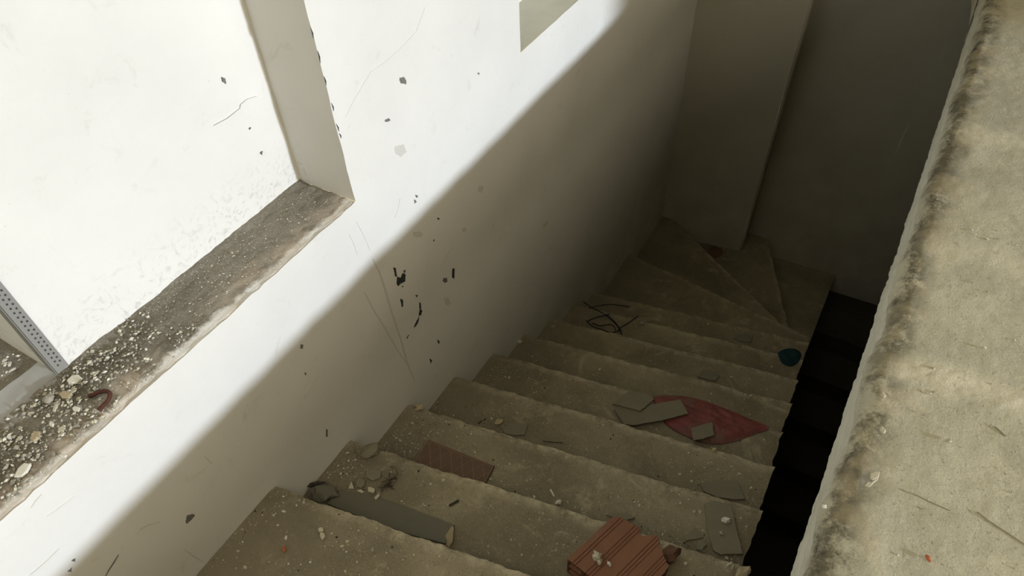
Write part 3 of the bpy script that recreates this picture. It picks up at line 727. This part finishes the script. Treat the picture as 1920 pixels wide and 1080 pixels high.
rock('black_scrap', 596, 908, 2, .012, M_dark, 'black crumpled scrap behind the crushed grey lump', 'scrap', sq=(2.0, .5, .6), rough=.7, ang=.7, lift=.012)
rock('pale_pebble', 602, 994, 1, .0075, M_cream, 'rounder of the two touching pale pebbles on the nearest step', 'pebble', sq=(1, .9, .7))
rock('pale_pebble', 605, 1005, 1, .0085, M_cream, 'larger and nearer of the two touching pale pebbles on the nearest step', 'pebble', sq=(1.1, .9, .7))
rock('red_crumb', 533, 1030, 1, .0065, M_redchip, 'bright red brick crumb on the nearest step', 'brick crumb', sq=(.7, 1.2, .6))
rock('white_stone', 1047, 942, 3, .0095, M_white, 'white stone sitting at the back edge of the third step', 'stone', sq=(1.1, .8, .8), rough=.5)
rock('white_stone', 1361, 975, 3, .0115, M_white, 'white flattened stone lying on the large slate slab', 'stone', sq=(1.2, .8, .6), lift=.011)
rock('cream_stone', 1369, 1062, 2, .0125, M_cream, 'jagged cream stone near the open end of the second step', 'stone', sq=(1, .9, .8), rough=.6)
rock('tan_lump', 1392, 1074, 2, .018, M_tan, 'broken tan lump on the open corner of the second step', 'mortar lump', sq=(1.4, .8, .5))
rock('slate_crumb', 1353, 1000, 3, .007, M_greychip, 'grey crumb in the middle of the large slate slab', 'crumb', lift=.011)
rock('yellow_crumb', 1339, 843, 4, .0085, M_yellow, 'yellowish crumb in front of the red plastic bag', 'crumb', sq=(1, .8, .8))
rock('pink_lump', 936, 791, 4, .013, M_tan, 'pinkish mortar lump left of the flat slate piece on the fourth step', 'mortar lump', sq=(1.2, .9, .5))
rock('wall_foot_lump', 787, 764, 3, .014, M_tan, 'sandy mortar lump at the wall corner of the third step', 'mortar lump', sq=(1.2, .9, .6), rough=.5)
rock('round_clod', 695, 845, 2, .026, M_slate, 'rounded dusty clod on the wall end of the second step', 'clod', sq=(1.2, .9, .5), rough=.2)
rock('corner_lump', 1037, 613, 7, .012, M_greychip, 'grey lump at the wall end of the seventh step', 'mortar lump')
rock('corner_stone', 974, 641, 6, .011, M_cream, 'pale stone wedged at the wall on the sixth step', 'stone')
rock('bottom_stone', 1501, 570, 13, .011, M_greychip, 'solitary pale stone on the lowest turning step', 'stone')
rock('dim_stone', 1203, 606, 8, .012, M_greychip, 'grey stone right of the wire tangle on the eighth step', 'stone')
# stub and rods
def tube(pts, r, n=6, taper=None):
    V = []; Fs = []
    for i, p in enumerate(pts):
        d = (pts[min(i+1, len(pts)-1)]-pts[max(i-1, 0)]).normalized(); a = d.cross(Vector((.3, .2, 1))).normalized(); b = d.cross(a)
        rr = r*(taper[i] if taper else 1)
        for t in range(n): V.append(p+(a*math.cos(t/n*6.283)+b*math.sin(t/n*6.283))*rr)
    for i in range(len(pts)-1):
        for t in range(n): Fs.append((i*n+t, i*n+(t+1) % n, (i+1)*n+(t+1) % n, (i+1)*n+t))
    Fs += [tuple(range(n-1, -1, -1)), tuple((len(pts)-1)*n+t for t in range(n))]
    return V, Fs
def spline(P, m=6):
    out = []
    for i in range(len(P)-1):
        a, b, c, d = P[max(i-1, 0)], P[i], P[i+1], P[min(i+2, len(P)-1)]
        for t in range(m):
            t /= m; out.append(.5*((2*b)+(c-a)*t+(2*a-5*b+4*c-d)*t*t+(3*b-a-3*c+d)*t**3))
    return out+[P[-1]]
o = obj('cigarette_stub', *tube([onZ(1032, 918, surf(3)+.004), onZ(1036, 925, surf(3)+.004), onZ(1039, 931, surf(3)+.004)], .0032, 8), M_white, sm=True); center(o)
tag(o, 'thin white stub lying before the white stone on the third step', 'stub')
o = obj('dark_twig', *tube([onZ(x, y, surf(3)+.003) for x, y in ((1018, 829), (1036, 830), (1055, 831))], .0016, 6), M_dark); 
bpy.data.objects.remove(o)
o = obj('dark_twig', *tube([onZ(x, y, surf(4)+.004) for x, y in ((1018, 827), (1036, 829), (1056, 830))], .0016, 6), M_dark); center(o)
tag(o, 'thin dark twig lying along the fourth step', 'twig')
o = obj('dark_stick', *tube([onZ(x, y, surf(2)+.005) for x, y in ((842, 948), (852, 943), (860, 938))], .0035, 7), M_dark); center(o)
tag(o, 'short dark stick in the middle of the second step', 'stick')
o = obj('dark_stick', *tube([onZ(x, y, surf(4)+.004) for x, y in ((896, 794), (904, 789), (911, 785))], .0022, 7), M_dark); center(o)
tag(o, 'short dark stick at the back of the fourth step near the wall', 'stick')
# black fibre clump
vs = []; 
parts = []
c0 = onZ(731, 903, surf(2)+.004)
for i in range(46):
    a = random.uniform(0, 6.28); L = random.uniform(.008, .024); c = c0+Vector((random.gauss(0, .009), random.gauss(0, .016), 0))
    p = [c+Vector((math.cos(a+t*random.uniform(-.8, .8))*L*t, math.sin(a+t*.4)*L*t, .004*math.sin(t*3))) for t in (0, .33, .66, 1)]
    parts.append(tube(p, .0006, 3))
o = obj('fibre_clump', *merge(*parts), M_tuft); center(o); tag(o, kind='stuff', label='clump of black fibres on the second step near the pale chips', cat='fibres')
# wire tangle on the seventh and eighth steps
root = empty('wire_tangle', onZ(1140, 605, surf(8)))
LP = [[(1094, 566), (1110, 577), (1135, 590), (1152, 605), (1160, 615), (1166, 627)], [(1100, 603), (1115, 596), (1130, 592), (1143, 589)], [(1099, 601), (1112, 612), (1130, 618), (1143, 623), (1156, 622), (1162, 616)],
      [(1104, 578), (1125, 573), (1150, 571), (1180, 576)], [(1162, 615), (1180, 604), (1190, 597), (1197, 592)], [(1110, 605), (1125, 611), (1143, 608), (1152, 613), (1154, 622)], [(1138, 590), (1155, 606), (1165, 622)]]
for L_ in LP:
    pz = []
    for i, (u, v) in enumerate(L_):
        k, p = tread_at(u, v, 7, 10); k = k or 8
        pz.append(onZ(u, v, -8*RISE+.012+.010*math.sin(i*1.7+len(L_))))
    P = spline(pz, 5); me = obj('wire_strand', *tube([p-Vector(root.location) for p in P], .0028, 6), M_wire, root, True)
tag(root, 'tangle of bent black wire on the eighth step near the wall', 'wire')
# red plastic bag
def bag(name, px, cen, k, h, mat, label, cat, lift=.002, nr=16, na=90, crease=1.):
    z = surf(k)+lift; P = [onZ(u, v, z) for u, v in px]; c = onZ(*cen, z); out = spline(P+[P[0]], max(3, na//len(P)))[:-1]; m = len(out); V = []; Fs = []
    for j in range(nr+1):
        r = j/nr
        for i in range(m):
            q = c.lerp(out[i], r)
            a = 1.5*abs(noise.noise(Vector((q.x*11, q.y*19, 1.3))))+1.0*abs(noise.noise(Vector((q.x*26+q.y*9, q.y*37, 5))))+.4*abs(noise.noise(Vector((q.x*60, q.y*70, 8))))
            V.append(Vector((q.x, q.y, z+h*(1-r*r)*.7+crease*h*(a)*(1-r**4)+.0015)))
    n0 = len(V); V += [Vector((v.x, v.y, v.z-.0015)) for v in V]
    for j in range(nr):
        for i in range(m):
            a, b, cc, d = j*m+i, j*m+(i+1) % m, (j+1)*m+(i+1) % m, (j+1)*m+i
            Fs.append((a, d, cc, b)); Fs.append((a+n0, b+n0, cc+n0, d+n0))
    for i in range(m): a, b = nr*m+i, nr*m+(i+1) % m; Fs.append((a, b, b+n0, a+n0))
    o = obj(name, V, Fs, mat, None, True); center(o); return tag(o, label, cat)
bag('plastic_bag', [(1222, 745), (1250, 741), (1290, 744), (1330, 755), (1372, 771), (1405, 785), (1442, 802), (1415, 814), (1380, 827), (1345, 833), (1312, 829), (1285, 818), (1262, 806), (1245, 792), (1232, 770)], (1338, 790), 5, .009, M_red,
    'crumpled dirty red plastic bag spread over the fifth step', 'bag')
bag('plastic_scrap', [(1458, 662), (1470, 655), (1488, 654), (1500, 660), (1502, 670), (1494, 682), (1482, 687), (1466, 680)], (1480, 670), 8, .014, M_teal, 'crumpled teal plastic scrap at the open end of the eighth step', 'plastic scrap', nr=10, na=48)
bag('plastic_scrap', [(1328, 470), (1335, 462), (1346, 463), (1356, 472), (1350, 481), (1338, 482)], (1342, 472), 12, .012, M_claydark, 'small dark reddish scrap on the turning steps by the back wall', 'plastic scrap', nr=6, na=30)
# hooked rusty bar and the larger pieces on the sill
P = spline([onZ(u, v, ZS+.012+dz) for u, v, dz in ((168, 742, -.004), (180, 738, .004), (196, 733, .012), (206, 738, .014), (203, 750, .010), (194, 760, .004), (186, 768, -.002))], 6)
o = obj('rusty_bar', *tube(P, .0045, 8), M_rust, None, True); center(o); tag(o, 'rusty hooked steel bar sticking out of the sill rubble', 'bar')
plate('plaster_flake', [(124, 712), (134, 704), (146, 702), (152, 708), (144, 716), (136, 719), (128, 720)], 's', .006, M_white, 'bright white plaster flake just right of the metal bead foot', 'plaster flake', lift=.002)
plate('plaster_flake', [(26, 892), (34, 876), (44, 868), (56, 870), (50, 882), (40, 892), (30, 894)], 's', .006, M_white, 'large white plaster flake low on the left end of the sill', 'plaster flake', lift=.002)
plate('plaster_flake', [(134, 765), (142, 760), (150, 764), (146, 771), (136, 770)], 's', .005, M_white, 'white plaster flake directly below left of the rusty bar', 'plaster flake', lift=.002)
plate('plaster_flake', [(90, 793), (96, 788), (102, 794), (98, 799), (91, 798)], 's', .005, M_white, 'small square white flake in the middle of the sill rubble', 'plaster flake', lift=.002)
plate('plaster_flake', [(108, 855), (116, 848), (124, 852), (122, 857), (114, 857)], 's', .004, M_white, 'isolated white flake near the wall edge of the sill rubble', 'plaster flake', lift=.002)
plate('mortar_flake', [(108, 738), (120, 732), (133, 737), (128, 746), (114, 745)], 's', .007, M_tan, 'tan mortar flake between the metal bead and rusty bar', 'mortar flake', lift=.002)
plate('mortar_flake', [(98, 770), (101, 756), (108, 752), (106, 764), (102, 772)], 's', .005, M_cream, 'narrow cream mortar flake left of the tan flake on the sill', 'mortar flake', lift=.002)
plate('mortar_flake', [(56, 822), (62, 808), (74, 808), (72, 820), (62, 826)], 's', .006, M_tan, 'pale tan mortar flake in the left part of the sill rubble', 'mortar flake', lift=.002)
rock('grey_clod', 92, 748, 's', .012, M_greychip, 'grey round clod on the sill beside the grey mortar band', 'clod', rough=.2)
for i in range(62):
    while True:
        u, v = random.uniform(0, 205), random.uniform(700, 930)
        p = onZ(u, v, ZS)
        if -.172 < p.x < -.018 and p.y < .28: break
    chip(u, v, 's', random.choice((5, 6, 7, 8, 9, 11, 13)), random.choice((M_white, M_white, M_cream, M_greychip)), 'small plaster chip among the loose rubble at the left end of the sill', 'plaster chip', 'plaster chips in the sill rubble', lift=.003)
for i in range(22):
    while True:
        u, v = random.uniform(200, 660), random.uniform(360, 700)
        p = onZ(u, v, ZS)
        if -.165 < p.x < -.02 and .28 < p.y < J1-.02: break
    chip(u, v, 's', random.choice((3, 4, 5, 6)), random.choice((M_white, M_cream)), 'tiny plaster chip on the cleaner right stretch of the sill', 'plaster chip', 'tiny chips on the clean part of the sill', lift=.001)
for i in range(16):
    u, v = random.uniform(2, 48), random.uniform(672, 706)
    p = onZ(u, v, ZS+.02)
    if p.x > -D-.075 or p.y > BY-.01: continue
    chip(u, v, 's', random.choice((5, 7, 9)), M_white, 'white chip on the outer sill left of the metal bead', 'plaster chip', 'white chips on the outer sill', lift=.006)
# chips on the steps, clustered as in the photograph
clusters = {1: [(395, 1030, 520, 1075, 16), (450, 960, 560, 1020, 22), (515, 925, 600, 960, 12), (430, 985, 470, 1010, 5), (560, 1000, 700, 1070, 9), (700, 1020, 850, 1075, 4)],
            2: [(590, 870, 660, 905, 26), (700, 840, 780, 945, 18), (900, 1000, 1060, 1050, 10), (1270, 1050, 1390, 1078, 8), (640, 850, 700, 880, 10)],
            3: [(745, 785, 830, 850, 16), (840, 800, 980, 850, 14), (980, 900, 1060, 935, 8), (1150, 900, 1300, 960, 22), (1296, 930, 1330, 1036, 30), (1340, 1038, 1390, 1048, 10)],
            4: [(830, 730, 920, 790, 6), (1000, 770, 1140, 830, 8), (1250, 860, 1400, 905, 26), (1290, 835, 1400, 850, 14), (1385, 900, 1430, 940, 6)],
            5: [(1215, 790, 1300, 815, 16), (1390, 760, 1450, 790, 14), (1180, 700, 1290, 740, 8), (940, 690, 1120, 730, 8), (1400, 810, 1450, 850, 6)],
            6: [(1100, 690, 1180, 710, 5), (1300, 720, 1440, 760, 12), (990, 650, 1060, 670, 4)], 7: [(1120, 620, 1330, 680, 8), (1350, 690, 1480, 720, 8)], 8: [(1190, 600, 1330, 640, 7), (1420, 670, 1470, 690, 7)], 9: [(1290, 605, 1480, 640, 6)]}
SIZ = (3, 4, 4, 5, 5, 6, 7, 9)
for k, cl in clusters.items():
    for (u0, v0, u1, v1, n) in cl:
        for _ in range(max(2, int(n*.42))):
            for _t in range(30):
                u, v = random.uniform(u0, u1), random.uniform(v0, v1); kk, p = tread_at(u, v, max(0, k-1), k+2)
                if kk == k and .012 < p.x < WID-.02 and p.y < k*T+TS*p.x-.015: break
            else: continue
            chip(u, v, k, random.choice(SIZ)*(1 if k < 5 else .85), random.choices((M_white, M_cream, M_greychip), (2, 4, 3))[0], 'small pale plaster or mortar chip on the %s step' % ORD[k-1], 'plaster chip', 'chips on the %s step' % ORD[k-1])
# on the floor slab
rock('floor_stone', 1846, 652, 'f', .0035, M_white, 'bright white pebble in the middle right of the floor slab', 'pebble')
rock('floor_stone', 1780, 826, 'f', .0042, M_cream, 'cream pebble on the floor slab above the round damp spot', 'pebble')
rock('floor_stone', 1750, 691, 'f', .004, M_cream, 'cream pebble with its neighbour crumbs right of the stained edge', 'pebble')
rock('floor_stone', 1545, 950, 'f', .004, M_white, 'white crumb right on the slab edge near the crack', 'pebble')
rock('floor_stone', 1655, 808, 'f', .006, M_cream, 'rounded cream lump beside the black edge stain', 'pebble', sq=(1.1, .9, .45))
rock('floor_stone', 1740, 1047, 'f', .0045, M_redchip, 'reddish brown pebble low on the floor slab', 'pebble', sq=(1.2, .8, .5))
rock('floor_stone', 1655, 741, 'f', .0055, M_cream, 'pale pebble at the left end of the light bumpy patch', 'pebble')
plate('loose_flake', [(1633, 887), (1642, 883), (1651, 886), (1648, 895), (1637, 901), (1631, 897)], 'f', .004, M_cream, 'smooth pale mortar flake just above the cracked one on the slab edge', 'mortar flake', lift=.002)
plate('loose_flake', [(1622, 909), (1627, 902), (1632, 906), (1642, 898), (1645, 886), (1649, 890), (1648, 898), (1638, 906), (1630, 913)], 'f', .004, M_cream, 'cracked pale mortar flake lifting from the slab edge', 'mortar flake', lift=.001)
for i in range(46):
    u, v = random.choice(((random.uniform(1700, 1800), random.uniform(705, 740)), (random.uniform(1660, 1910), random.uniform(560, 1075)), (random.uniform(1790, 1910), random.uniform(420, 560))))
    chip(u, v, 'f', random.choice((3, 4, 5, 6)), random.choice((M_cream, M_white)), 'tiny pale pebble on the floor slab right of the stained edge', 'pebble', 'tiny pebbles on the floor slab', name='pebble')
